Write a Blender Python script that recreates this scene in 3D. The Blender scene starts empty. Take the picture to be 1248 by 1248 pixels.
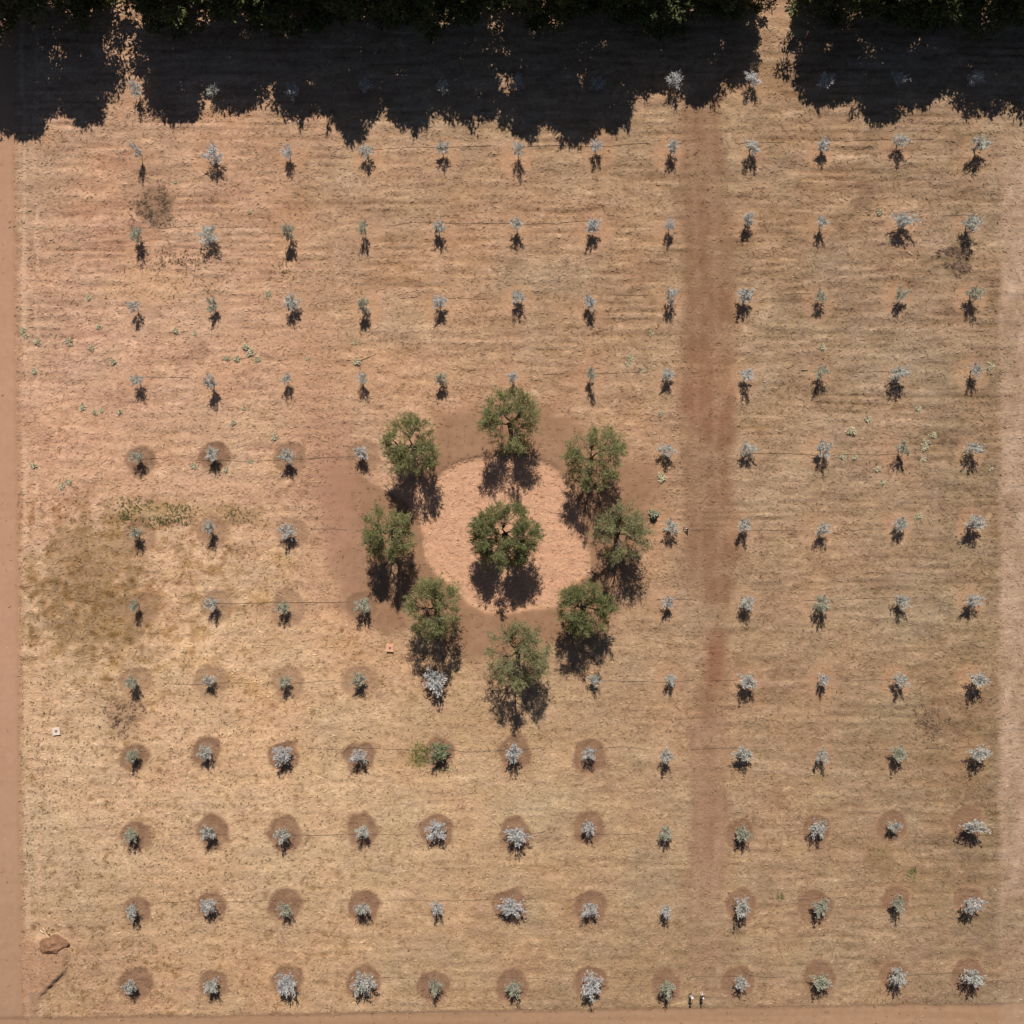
import bpy, math, random
import numpy as np
from mathutils import Vector

rng = np.random.default_rng(7)
random.seed(7)
C = bpy.context.scene.collection
SC = bpy.context.scene

# ---------------------------------------------------------------- camera
S = 11.0                       # pixels of the 1248 px photograph per metre of ground
H = 98.8                       # flying height of the camera
cam_data = bpy.data.cameras.new('camera')
cam_data.sensor_fit = 'HORIZONTAL'
cam_data.angle = 2 * math.atan(624 / S / H)
cam_data.clip_start = 0.5
cam_data.clip_end = 6000
cam = bpy.data.objects.new('camera', cam_data)
cam.location = (0, 0, H)
C.objects.link(cam)
SC.camera = cam

# ---------------------------------------------------------------- sky, sun, exposure
ELEV = 39.5
w = bpy.data.worlds.new('World')
SC.world = w
w.use_nodes = True
nt = w.node_tree
bg = nt.nodes['Background']
sky = nt.nodes.new('ShaderNodeTexSky')
sky.sky_type = 'NISHITA'
sky.sun_disc = False
sky.sun_elevation = math.radians(ELEV)
sky.sun_rotation = 0.0
sky.air_density = 0.6
sky.dust_density = 0.4
nt.links.new(sky.outputs[0], bg.inputs[0])
bg.inputs[1].default_value = 0.05
sun = bpy.data.lights.new('sun', 'SUN')
sun.energy = 5.0
sun.angle = math.radians(0.5)
sun.color = (1.0, 0.95, 0.88)
so = bpy.data.objects.new('sun', sun)
so.rotation_euler = (-math.radians(90 - ELEV), 0, 0)
so.location = (0, 60, 80)
C.objects.link(so)
SC.view_settings.view_transform = 'Standard'
SC.view_settings.look = 'None'
SC.view_settings.exposure = 0.30
SC.view_settings.gamma = 1.0
SC.view_settings.use_curve_mapping = False
KSOIL = 0.755                  # photographed ground value -> base colour

# ---------------------------------------------------------------- helpers
def P(px, py, z=0.0):
    """world point at height z that the photograph shows at (px, py)"""
    f = 1 - z / H
    return Vector(((px - 624) / S * f, (624 - py) / S * f, z))

def tag(o, label=None, cat=None, group=None, kind=None):
    if label: o['label'] = label
    if cat: o['category'] = cat
    if group: o['group'] = group
    if kind: o['kind'] = kind
    return o

def link(name, mesh, parent=None):
    o = bpy.data.objects.new(name, mesh)
    C.objects.link(o)
    if parent is not None: o.parent = parent
    return o

def empty(name, loc, rz=0.0):
    o = bpy.data.objects.new(name, None)
    o.empty_display_size = 0.3
    o.location = loc
    o.rotation_euler = (0, 0, rz)
    C.objects.link(o)
    return o

def make_mesh(name, v, f, mat, col=None, smooth=False):
    """v (n,3); f (m,k) all faces the same size"""
    v = np.asarray(v, np.float32); f = np.asarray(f, np.int32)
    me = bpy.data.meshes.new(name)
    me.vertices.add(len(v)); me.vertices.foreach_set('co', v.ravel())
    k = f.shape[1]
    me.loops.add(f.size); me.loops.foreach_set('vertex_index', f.ravel())
    me.polygons.add(len(f))
    me.polygons.foreach_set('loop_start', np.arange(0, f.size, k, dtype=np.int32))
    me.polygons.foreach_set('loop_total', np.full(len(f), k, np.int32))
    if smooth: me.polygons.foreach_set('use_smooth', np.ones(len(f), bool))
    if col is not None:
        a = me.attributes.new('tint', 'FLOAT_COLOR', 'POINT')
        a.data.foreach_set('color', np.concatenate([col, np.ones((len(v), 1))], 1).astype(np.float32).ravel())
    me.update(calc_edges=True)
    me.validate()
    if mat is not None: me.materials.append(mat)
    return me

class MB:
    """collects tubes, boxes and blobs for one mesh"""
    def __init__(self): self.v, self.f = [], []
    def tube(self, pts, rad, n=6, cap=True):
        pts = [Vector(p) for p in pts]
        b = len(self.v)
        for i, p in enumerate(pts):
            d = (pts[min(i + 1, len(pts) - 1)] - pts[max(i - 1, 0)]).normalized()
            a = d.orthogonal().normalized(); c = d.cross(a)
            r = rad[i] if isinstance(rad, (list, tuple)) else rad
            for k in range(n):
                t = 2 * math.pi * k / n
                self.v.append(p + (a * math.cos(t) + c * math.sin(t)) * r)
        for i in range(len(pts) - 1):
            for k in range(n):
                k2 = (k + 1) % n
                self.f.append((b + i*n + k, b + i*n + k2, b + (i+1)*n + k2, b + (i+1)*n + k))
        if cap:
            self.f.append(tuple(b + k for k in reversed(range(n))))
            e = b + (len(pts) - 1) * n
            self.f.append(tuple(e + k for k in range(n)))
        return self
    def box(self, c, s, rz=0.0):
        b = len(self.v); cx, cy, cz = c; sx, sy, sz = (q / 2 for q in s)
        co, si = math.cos(rz), math.sin(rz)
        for dz in (-sz, sz):
            for dx, dy in ((-sx, -sy), (sx, -sy), (sx, sy), (-sx, sy)):
                self.v.append(Vector((cx + dx*co - dy*si, cy + dx*si + dy*co, cz + dz)))
        for q in ((3,2,1,0),(4,5,6,7),(0,1,5,4),(1,2,6,5),(2,3,7,6),(3,0,4,7)):
            self.f.append(tuple(b + i for i in q))
        return self
    def ball(self, c, r, nu=8, nv=6):
        b = len(self.v); c = Vector(c)
        r = Vector((r, r, r)) if not hasattr(r, '__len__') else Vector(r)
        for j in range(nv + 1):
            ph = math.pi * j / nv
            for i in range(nu):
                th = 2 * math.pi * i / nu
                self.v.append(c + Vector((r.x*math.sin(ph)*math.cos(th), r.y*math.sin(ph)*math.sin(th), r.z*math.cos(ph))))
        for j in range(nv):
            for i in range(nu):
                i2 = (i + 1) % nu
                self.f.append((b+j*nu+i, b+(j+1)*nu+i, b+(j+1)*nu+i2, b+j*nu+i2))
        return self
    def build(self, name, mat, parent=None, smooth=True):
        me = bpy.data.meshes.new(name)
        me.from_pydata([tuple(p) for p in self.v], [], self.f)
        me.materials.append(mat)
        if smooth: me.polygons.foreach_set('use_smooth', [True] * len(me.polygons))
        me.update()
        return link(name, me, parent)
    def mesh(self, name, mat):
        me = bpy.data.meshes.new(name)
        me.from_pydata([tuple(p) for p in self.v], [], self.f)
        me.materials.append(mat)
        me.polygons.foreach_set('use_smooth', [True] * len(me.polygons))
        me.update()
        return me

def leaf_quads(c, d, nrm, L, W):
    """diamond leaves: centres c, unit directions d, normals nrm, lengths, widths -> v, f"""
    side = np.cross(d, nrm); side /= np.linalg.norm(side, axis=1, keepdims=True) + 1e-9
    L = L[:, None]; W = W[:, None]
    v = np.stack([c - d*L/2, c + side*W/2 - d*L*0.05, c + d*L/2, c - side*W/2 - d*L*0.05], 1).reshape(-1, 3)
    f = np.arange(len(c) * 4).reshape(-1, 4)
    return v, f

def unit(a): return a / (np.linalg.norm(a, axis=-1, keepdims=True) + 1e-9)

_lat = {}
def vnoise(x, y, sx, sy, seed, octs=3):
    out = np.zeros_like(x, dtype=np.float64); amp = 1.0; tot = 0
    for o in range(octs):
        key = (seed, o)
        if key not in _lat: _lat[key] = np.random.default_rng(seed * 31 + o).random((256, 256))
        L = _lat[key]
        u = x / sx * 2**o + 1000.5; v = y / sy * 2**o + 1000.5
        iu = np.floor(u).astype(int); iv = np.floor(v).astype(int)
        fu = u - iu; fv = v - iv
        fu = fu*fu*(3-2*fu); fv = fv*fv*(3-2*fv)
        a = L[iu & 255, iv & 255]; b = L[(iu+1) & 255, iv & 255]
        c = L[iu & 255, (iv+1) & 255]; d = L[(iu+1) & 255, (iv+1) & 255]
        out += amp * ((a*(1-fu)+b*fu)*(1-fv) + (c*(1-fu)+d*fu)*fv)
        tot += amp; amp *= 0.55
    return out / tot * 2 - 1            # about -1..1

def sm(e0, e1, x):
    t = np.clip((x - e0) / (e1 - e0), 0, 1)
    return t*t*(3-2*t)

def lin(c):
    c = np.asarray(c, float) / 255
    return np.where(c <= 0.04045, c / 12.92, ((c + 0.055) / 1.055) ** 2.4)

def in_poly(x, y, poly):
    ins = np.zeros(x.shape, bool)
    n = len(poly)
    for i in range(n):
        x0, y0 = poly[i]; x1, y1 = poly[(i+1) % n]
        if y0 == y1: continue
        cond = ((y0 > y) != (y1 > y)) & (x < (x1-x0)*(y-y0)/(y1-y0) + x0)
        ins ^= cond
    return ins

def poly_dist(x, y, poly):
    d = np.full(x.shape, 1e9)
    n = len(poly)
    for i in range(n):
        x0, y0 = poly[i]; x1, y1 = poly[(i+1) % n]
        dx, dy = x1-x0, y1-y0
        t = np.clip(((x-x0)*dx + (y-y0)*dy) / (dx*dx+dy*dy + 1e-9), 0, 1)
        d = np.minimum(d, np.hypot(x-x0-t*dx, y-y0-t*dy))
    return np.where(in_poly(x, y, poly), -d, d)     # negative inside

# ---------------------------------------------------------------- the young olives as read from the photograph
# row -> (column, crown px x, crown px y, crown width px, crown height px, tone 0 silver 1 grey 2 grey-green 3 green)
SAP = {
0: [(0,164,108,14,20,1),(1,260,108,16,14,1),(2,356,111,17,16,0),(3,446,103,16,15,1),(4,540,105,17,16,1),(5,631,101,16,15,1),(6,728,102,16,16,1),(7,823,96,18,20,0),(8,917,95,16,20,0),(9,1006,98,19,16,0),(10,1097,95,18,15,1),(11,1190,95,19,15,0)],
1: [(0,165,182,9,26,1),(1,259,188,20,22,0),(2,350,185,15,15,0),(3,446,184,17,16,1),(4,539,179,14,18,1),(5,632,180,13,18,1),(6,727,177,13,17,0),(7,820,178,15,15,1),(8,917,178,17,20,1),(9,1004,177,14,16,0),(10,1099,170,18,16,1),(11,1196,174,28,15,1)],
2: [(0,165,284,13,20,2),(1,253,286,22,24,1),(2,350,281,14,20,2),(3,442,277,12,17,2),(4,534,276,14,16,1),(5,630,272,14,16,1),(6,723,275,18,16,0),(7,817,273,13,13,0),(8,912,266,14,16,1),(9,1003,270,14,14,1),(10,1102,267,28,18,1),(11,1186,270,18,20,1)],
3: [(0,162,373,13,14,1),(1,258,371,14,18,2),(2,354,368,18,20,1),(3,442,371,13,20,2),(4,536,368,16,15,0),(5,632,361,15,16,1),(6,719,368,17,13,0),(7,818,359,14,20,1),(8,909,360,17,20,1),(9,1001,361,15,14,2),(10,1100,358,15,18,2),(11,1190,356,18,16,2)],
4: [(0,166,463,13,15,1),(1,255,466,13,18,1),(2,348,461,12,15,1),(3,441,461,12,16,1),(4,537,461,14,15,2),(5,625,459,12,12,0),(6,721,456,12,17,2),(7,814,457,15,15,1),(8,911,457,17,15,0),(9,1002,453,18,14,2),(10,1098,455,22,16,1),(11,1191,450,16,15,1)],
5: [(0,166,556,14,16,2),(1,258,553,15,17,1),(2,349,556,16,18,1),(3,440,552,15,16,0),(7,812,548,20,14,1),(8,912,547,20,16,1),(9,1005,547,20,18,1),(10,1101,546,17,16,2),(11,1189,547,20,15,1)],
6: [(0,164,650,12,14,2),(1,254,643,11,17,1),(2,350,648,19,18,1),(7,818,642,16,18,1),(8,908,640,17,15,1),(9,1004,645,18,15,1),(10,1098,639,15,16,1),(11,1190,638,22,18,1)],
7: [(0,163,738,11,15,2),(1,258,736,15,16,1),(2,345,740,12,16,2),(3,441,738,20,18,2),(7,815,734,15,14,0),(8,910,735,17,16,1),(9,1003,737,17,22,2),(10,1100,733,20,16,1),(11,1188,732,20,16,1)],
8: [(0,160,832,13,16,2),(1,254,829,13,14,1),(2,346,831,12,16,2),(3,437,829,15,17,2),(4,530,830,27,26,0),(6,724,829,15,14,1),(7,817,828,15,14,1),(8,912,830,22,16,1),(9,1004,829,12,13,0),(10,1099,829,18,16,1),(11,1194,828,22,15,1)],
9: [(0,161,921,14,14,2),(1,249,918,15,20,1),(2,344,921,20,22,0),(3,437,922,20,15,0),(4,536,917,22,22,3),(5,626,917,16,22,0),(6,718,919,15,15,0),(7,812,922,15,15,1),(8,906,920,22,16,1),(9,1002,921,15,15,1),(10,1096,918,17,17,2),(11,1195,918,24,14,1)],
10: [(0,159,1018,15,15,2),(1,253,1015,19,17,1),(2,344,1019,17,17,1),(3,441,1014,14,16,1),(4,531,1013,22,24,0),(5,630,1018,26,18,0),(6,717,1010,15,16,0),(7,812,1017,15,18,2),(8,905,1017,17,18,2),(9,998,1010,20,20,1),(10,1091,1008,14,15,1),(11,1189,1008,28,14,1)],
11: [(0,160,1111,13,17,1),(1,253,1105,18,17,0),(2,347,1109,15,18,2),(3,441,1108,17,12,1),(4,532,1107,15,14,0),(5,623,1107,28,22,0),(6,719,1110,20,15,0),(7,812,1111,14,14,0),(8,905,1106,17,22,1),(9,1001,1106,18,20,2),(10,1096,1102,18,16,2),(11,1187,1104,24,16,0)],
12: [(0,157,1204,14,16,1),(1,257,1203,17,17,1),(2,348,1200,22,26,0),(3,442,1200,26,26,1),(4,530,1203,16,16,2),(5,626,1205,18,17,2),(6,720,1203,27,24,0),(7,813,1205,20,20,2),(8,904,1198,15,16,1),(9,1002,1197,23,14,2),(10,1096,1193,17,22,1),(11,1188,1194,24,18,1)],
}
NO_DAMP = {(9,7),(9,8),(9,9),(9,10),(9,11),(10,7),(11,7),(11,4)}
def damp_amount(r, c):
    if r >= 9: return 0.0 if (r, c) in NO_DAMP else 1.0
    if r == 5 and c <= 3: return (0.9, 1.0, 0.8, 0.6)[c]
    if r == 7 and c == 3: return 1.0
    if r in (6, 7, 8) and c <= 3: return 0.55
    if r == 8 and c == 4: return 0.8
    return 0.0
CROWN_Z = {}
_zr = random.Random(3)
for r, row in SAP.items():
    for (c, x, y, ww, hh, t) in row:
        z = 1.16 + _zr.uniform(-.1, .2) + (0.3 if hh > 1.35 * ww else 0) + (0.2 if c == 11 else 0) + 0.012 * (max(ww, hh) - 16)
        CROWN_Z[(r, c)] = z

# ---------------------------------------------------------------- ground: colours and heights
GX = np.array([60,250,450,650,780,950,1100,1190.])
GY = np.array([200,400,600,800,1000,1200.])
GC = np.array([
[(194,152,119),(196,154,121),(188,150,117),(182,146,114),(176,140,108),(174,139,107),(172,138,108),(170,138,108)],
[(206,162,130),(208,164,131),(196,155,120),(188,150,117),(182,145,112),(174,141,109),(172,140,110),(163,131,101)],
[(209,165,132),(209,167,132),(198,155,122),(198,155,122),(184,145,113),(180,145,113),(176,144,114),(161,131,101)],
[(215,173,135),(217,175,135),(206,164,125),(188,151,115),(184,147,113),(178,143,111),(172,141,109),(163,133,101)],
[(208,171,135),(212,173,135),(207,170,131),(198,162,125),(188,152,117),(178,144,111),(170,137,105),(157,127,96)],
[(188,149,115),(194,155,118),(190,153,117),(180,145,111),(172,139,105),(174,141,109),(174,141,109),(160,129,99)]], float)

DISC = [(533,580),(546,569),(562,561),(582,557),(606,556),(632,556),(653,558),(668,564),(680,572),(694,590),(706,615),(714,642),(719,670),(720,696),(703,709),(690,726),(676,739),(643,742),(618,748),(590,745),(569,733),(548,712),(528,694),(517,676),(515,650),(510,630),(496,612),(474,600),(448,585),(430,571),(436,560),(470,575),(500,588)]
RING = [(534,503),(565,494),(592,494),(622,492),(660,496),(690,506),(716,520),(760,560),(800,572),(815,585),(800,604),(785,640),(772,690),(752,730),(722,770),(690,778),(655,782),(620,800),(575,800),(545,790),(505,760),(470,770),(430,760),(412,735),(405,690),(400,640),(392,600),(396,565),(420,556),(470,585),(520,580),(532,545)]
BANK = [(78,1140),(83,1150),(84,1164),(82,1180),(74,1192),(62,1204),(52,1212),(48,1226),(44,1240)]

def path_shape(y):
    ys = [-600,0,60,130,300,450,560,640,700,770,810,900,1000,1100,1180,1240,1800]
    cx = [940,942,925,852,861,862,860,867,863,872,872,862,866,858,862,868,868]
    hw = [10,10,14,22,28,30,27,30,30,16,12,20,21,24,18,14,14]
    return np.interp(y, ys, cx), np.interp(y, ys, hw) + 4*sm(160, 260, y)*sm(740, 660, y)

def regions(px, py):
    """signed distances (negative inside) of the beaten surfaces, ragged edges included"""
    n1 = vnoise(px, py, 26, 26, 11, 3); n2 = vnoise(px, py, 9, 9, 12, 2)
    left_edge = 15 + 12 * py / 1248 + n2 * 1.0
    d_left = px - left_edge
    d_bot = (1241 - 19 * np.clip(px, 0, 1300) / 1248 + n2 * 1.2) - py
    cx, hw = path_shape(py)
    d_path = np.abs(px - cx) - (hw + n1 * 9)
    d_right = (1214 + vnoise(px*0, py, 90, 90, 13, 2) * 5 + n2 * 2) - px
    d_disc = poly_dist(px, py, DISC) + n2 * 1.2
    d_ring = poly_dist(px, py, RING) + n1 * 5 + n2 * 2
    return d_left, d_bot, d_path, d_right, d_disc, d_ring

def soil(px, py):
    """base colour, litter 0..1 and height for ground points given in photograph pixels"""
    xi = np.clip(np.interp(px, GX, np.arange(len(GX))), 0, len(GX)-1)
    yi = np.clip(np.interp(py, GY, np.arange(len(GY))), 0, len(GY)-1)
    x0 = np.minimum(xi.astype(int), len(GX)-2); y0 = np.minimum(yi.astype(int), len(GY)-2)
    fx = (xi-x0)[..., None]; fy = (yi-y0)[..., None]
    col = (GC[y0, x0]*(1-fx)+GC[y0, x0+1]*fx)*(1-fy) + (GC[y0+1, x0]*(1-fx)+GC[y0+1, x0+1]*fx)*fy
    litter = np.full(px.shape, 0.75)
    lo = vnoise(px, py, 120, 80, 1, 3)
    st = vnoise(px, py, 70, 9, 2, 3)               # mowing streaks along the rows
    st2 = vnoise(px, py, 34, 5, 3, 2)
    mid = vnoise(px, py, 22, 18, 4, 3)
    fine = vnoise(px, py, 6.5, 4.5, 5, 2)
    warm = vnoise(px, py, 75, 60, 6, 3)
    left = sm(520, 80, px)
    streak = 0.6 + 0.4 * sm(700, 300, py) + 0.2 * sm(700, 900, px)
    fur = np.sin(2*np.pi*(py + 7*vnoise(px, py, 160, 60, 14, 2)) / 9.4)
    fur = np.clip(fur - .1, 0, 1) * (0.45 + .55*sm(820, 600, py)) * sm(-.15, .45, vnoise(px, py, 90, 26, 15, 3)) * (0.35 + .65*np.maximum(sm(600, 720, px), sm(480, 340, py))) * sm(-.6, .1, vnoise(px, py, 14, 5, 16, 2))
    val = -27*fur + lo*5 + st*13*streak + st2*18*streak + mid*9 + fine*11
    col = col + val[..., None] * np.array([1.0, 0.93, 0.85])
    col = col + (warm * 9)[..., None] * np.array([0.55, -0.25, -0.45])
    pat = vnoise(px, py, 24, 15, 17, 3)
    col = col + (pat * 14)[..., None] * np.array([0.45, 0.42, 0.1]) + np.array([-1.5, 1.2, 3.0]) + (sm(620, 150, px)*sm(760, 420, py))[..., None]*np.array([0.5, -0.5, 1.0])
    # darker weed stains left of the field
    wd = sm(0.15, 0.55, vnoise(px, py, 30, 20, 7, 3)) * sm(600, 640, py) * sm(900, 800, py) * sm(480, 300, px)
    col -= wd[..., None] * np.array([20, 20, 26.])
    sp = sm(0.28, 0.62, vnoise(px, py, 7, 5.5, 8, 2)) * (0.35 + 0.65*sm(560, 620, py)*sm(620, 300, px))
    col -= sp[..., None] * np.array([34, 32, 32.])
    hi = sm(0.3, 0.7, vnoise(px, py, 8, 5, 9, 2))
    col += hi[..., None] * np.array([16, 15, 13.])
    def blot(x, y, rx, ry, amt, rgb, rag=0.35, seed=20):
        nonlocal col
        d = np.hypot((px-x)/rx, (py-y)/ry) + rag*vnoise(px, py, 14, 12, seed, 3)
        m = (sm(1.15, 0.6, d) * amt)[..., None]
        col = col*(1-m) + np.array(rgb, float)*m
        return m[..., 0]
    blot(112, 750, 74, 56, .65, (148,119,86), .6, 21)
    blot(105, 690, 66, 64, .45, (154,124,91), .9, 53)
    wd = sm(-.05, .45, vnoise(px, py, 11, 8, 54, 3)) * sm(150, 90, np.hypot((px-130)/1.5, py-715))
    col -= wd[..., None] * np.array([27, 28, 31.])
    wd = sm(.05, .5, vnoise(px, py, 13, 9, 55, 3)) * sm(600, 640, py) * sm(900, 780, py) * sm(460, 330, px)
    col += wd[..., None] * np.array([18, 15, 11.])
    blot(120, 660, 60, 40, .3, (158,126,90), .6, 22)
    blot(180, 625, 46, 15, .4, (150,128,84), .6, 23)
    blot(290, 628, 34, 16, .45, (150,120,84), .5, 24)
    blot(1125, 1085, 40, 30, .25, (150,122,82), .5, 25)
    blot(1075, 1052, 20, 24, .5, (135,112,78), .5, 26)
    blot(1052, 240, 16, 20, .55, (140,110,86), .5, 27)
    blot(400, 360, 50, 20, .3, (170,132,100), .5, 28)
    blot(180, 350, 60, 26, .3, (205,166,120), .5, 29)
    blot(187, 252, 24, 25, .55, (128,100,78), .4, 30)
    blot(1166, 314, 19, 22, .5, (132,106,80), .5, 31)
    blot(152, 870, 22, 22, .4, (142,110,84), .6, 32)
    blot(1132, 880, 22, 18, .4, (138,108,84), .6, 33)
    blot(245, 430, 10, 16, .4, (160,122,95), .6, 34)
    blot(512, 922, 14, 17, .5, (128,118,66), .4, 35)
    blot(985, 440, 14, 18, .2, (165,140,128), .5, 36)
    blot(60, 580, 60, 12, .55, (216,172,140), .5, 37)
    blot(235, 592, 110, 11, .65, (216,172,140), .5, 38)
    blot(385, 480, 46, 120, .5, (196,152,121), .6, 39)
    blot(300, 395, 90, 40, .35, (205,162,131), .7, 56)
    blot(225, 520, 110, 22, .3, (208,166,134), .7, 57)
    # the beaten surfaces
    dl, db, dp, dr, dd, dg = regions(px, py)
    smooth_l = vnoise(px, py, 30, 110, 41, 3)*3 + vnoise(px, py, 7, 7, 42, 2)*1.5 + 3*np.sin(py/9.0)*0.4
    rc = np.stack([192 + smooth_l - 10*sm(400, 0, py) - 12*sm(700, 1250, py), 149 + smooth_l - 7*sm(400, 0, py) - 6*sm(700, 1250, py), 121 + smooth_l - 8*sm(400, 0, py)-6*sm(700, 1250, py)], -1)
    m = sm(1.5, -1.5, dl)[..., None]; col = col*(1-m) + rc*m; litter *= 1 - 0.97*m[..., 0]
    e = (sm(7, 1, np.abs(dl - 1)) * 0.5)[..., None]; col = col*(1-e) + np.array([176,134,104.])*e
    e = (sm(5, 1, np.abs(px - (43 + 6*py/1248))) * 0.7 * sm(0, 0.3, vnoise(px, py, 10, 60, 43, 2)+.25))[..., None]
    col = col*(1-e) + np.array([218,178,146.])*e
    e = (sm(5, 1, np.abs(px - (27 + 8*py/1248))) * 0.65 * sm(0, 0.3, vnoise(px, py, 10, 60, 58, 2)+.2))[..., None]
    col = col*(1-e) + np.array([219,181,149.])*e; litter *= 1 - e[..., 0]*.8
    bn = vnoise(px, py, 120, 3.5, 44, 2)*8 + fine*3
    rc = np.stack([176 + bn, 139 + bn, 109 + bn], -1)
    m = sm(2, -4, db)[..., None]; col = col*(1-m) + rc*m; litter *= 1 - 0.9*m[..., 0]
    e = (sm(2.4, 0.6, np.abs(db + 1 + vnoise(px, py, 60, 60, 45, 2)*1.5)) * 0.35)[..., None]; col = col*(1-e) + np.array([130,98,74.])*e
    pn = (vnoise(px, py, 30, 40, 46, 3)*9 + vnoise(px, py, 9, 9, 61, 3)*7 + fine*6)
    cx_p, _ = path_shape(py)
    redder = sm(30, 8, np.hypot((px-872)/0.8, (py-810)/1.6)) + sm(60, 20, np.hypot(px-865, (py-480)/1.3))*0.6
    rc = np.stack([147 + pn + 5*redder, 111 + pn - 1*redder, 85 + pn - 1*redder], -1)
    rc = rc + (sm(840, 900, py)*16)[..., None]
    patchy = 0.58 + 0.42*sm(-.3, .25, vnoise(px, py, 28, 36, 47, 3))
    patchy = np.clip(patchy * (1 - 0.75*sm(22, 8, np.abs(py-748 - 0.25*(px-865)))) + .15*sm(870, 920, py), 0, 1)
    rut = sm(6, 2, np.abs(np.abs(px - cx_p) - 12 + 2*vnoise(px, py, 40, 40, 59, 2)))
    rc = rc + (rut*7)[..., None]
    m = (sm(9, -9, dp) * patchy * sm(40, 120, py) * (1 - .45*sm(1040, 1130, py)) * sm(1232, 1205, py))[..., None]; col = col*(1-m) + rc*m; litter *= 1 - 0.85*m[..., 0]
    tn = vnoise(px, py, 12, 12, 48, 3)*20 + fine*8
    rc = np.stack([187 + tn, 156 + tn, 130 + tn], -1)
    edge_fade = sm(0, -10, dr)
    m = (edge_fade * (0.6 + 0.4*sm(-.3, .2, vnoise(px, py, 20, 60, 49, 2))) * sm(150, 220, py) * (1-sm(1040, 1150, py)*.5) * sm(-60, -18, dr + 0*px - 0) ** 0)[..., None]
    col = col*(1-m) + rc*m; litter *= 1 - 0.5*m[..., 0]
    # central ring of tilled soil and the pale basin
    gn = vnoise(px, py, 40, 40, 50, 3)*6 + vnoise(px, py, 10, 8, 63, 3)*7 + fine*5
    rc = np.stack([163 + gn, 125 + gn, 97 + gn], -1)
    rc = rc + (sm(470, 400, px) * 10)[..., None] * np.array([1.0, .75, .9])
    m = (sm(15, -13, dg + 9*vnoise(px, py, 16, 16, 62, 3)) * sm(-1.5, 1.5, dd))[..., None]; col = col*(1-m) + rc*m; litter *= 1 - 0.75*m[..., 0]
    dn = vnoise(px, py, 7, 6, 51, 3)*8 + mid*3
    rc = np.stack([216 + dn, 167 + dn*.95, 134 + dn*.9], -1)
    bw = 1.3 + 7*sm(600, 735, py) + 6*sm(520, 470, px)
    m = (sm(1, -1, (dd + bw*.35)/bw) * (1 - .45*sm(505, 450, px)))[..., None]; col = col*(1-m) + rc*m; litter *= 1 - 0.5*m[..., 0]
    # pinkish apron left of the ring
    blot(400, 590, 44, 100, .5, (182,138,112), .7, 52)
    blot(385, 700, 34, 50, .3, (180,140,112), .7, 64)
    # dug basins round the young trees
    h = np.zeros(px.shape)
    for (r, row) in SAP.items():
        for (c, x, y, ww, hh, t) in row:
            b = P(x, y, CROWN_Z[(r, c)])
            bx, by = 624 + b.x*S, 624 - b.y*S - 1.5
            sel = (np.abs(px-bx) < 34) & (np.abs(py-by) < 34)
            if not sel.any(): continue
            qx, qy = px[sel], py[sel]
            q = random.Random(r*50+c)
            bx += q.uniform(-3, 3); by += q.uniform(3, 7)
            d = np.hypot(qx-bx, (qy-by)*q.uniform(.85, 1.1)) + vnoise(qx, qy, 12, 12, 60+c, 3)*5
            R = q.uniform(18, 22)
            a = damp_amount(r, c)
            cc = col[sel]
            if a > 0:
                m = (sm(R+2.5, R-2.5, d) * (0.95 + .35*vnoise(qx, qy, 7, 7, 75, 2)) * a)[:, None]
                cc = cc*(1-m) + np.array([150,116,91.])*m
                m = (sm(R+4, R, d) * sm(R-2.5, R, d) * .25 * a)[:, None]
                cc = cc*(1-m) + np.array([200,160,122.])*m
            elif 1 <= r <= 8 and not (r in (2, 3) and c < 3):
                m = (sm(R+3, R-5, d) * q.uniform(.2, .55))[:, None]
                cc = cc*(1-m) + np.array([198,152,118.])*m
            else:
                m = (sm(R+3, R-5, d) * .25)[:, None]
                cc = cc*(1-m) + np.array([186,144,112.])*m
            col[sel] = cc
            litter[sel] *= 1 - sm(R+1, R-2, d)*0.8
            h[sel] += -0.03*sm(R, R-8, d)*(0.3+a) + 0.015*sm(R+4, R, d)*sm(R-4, R, d)*(0.3+a)
    # relief
    h += (-fur*0.06 + st*0.05*streak + st2*0.055*streak + mid*0.025 + fine*0.035) * (0.15 + litter)
    h += -0.13*sm(3, -5, dd)*sm(470, 525, px) + 0.08*sm(8, -10, dg)*sm(-3, 3, dd)*sm(440, 520, px)
    bx = np.interp(py, [p[1] for p in BANK], [p[0] for p in BANK])
    on = sm(1136, 1150, py)*sm(1243, 1232, py)
    h += 0.40*on*sm(1.5+1.2*mid, -4.5, px-bx+3*vnoise(px, py, 9, 9, 92, 2))*sm(22, 52, px)*sm(1246, 1196, py)
    m = (on*sm(4, -4, px-bx)*sm(22, 34, px)*.7)[..., None]
    col = col*(1-m) + (np.array([186,144,114.]) + fine[..., None]*6)*m
    litter *= 1 - .8*m[..., 0]
    h += -0.06*sm(3, -3, dl) - 0.05*sm(3, -3, db)
    col = np.clip(col, 30, 235)
    return lin(col) * KSOIL, litter, h

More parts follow.
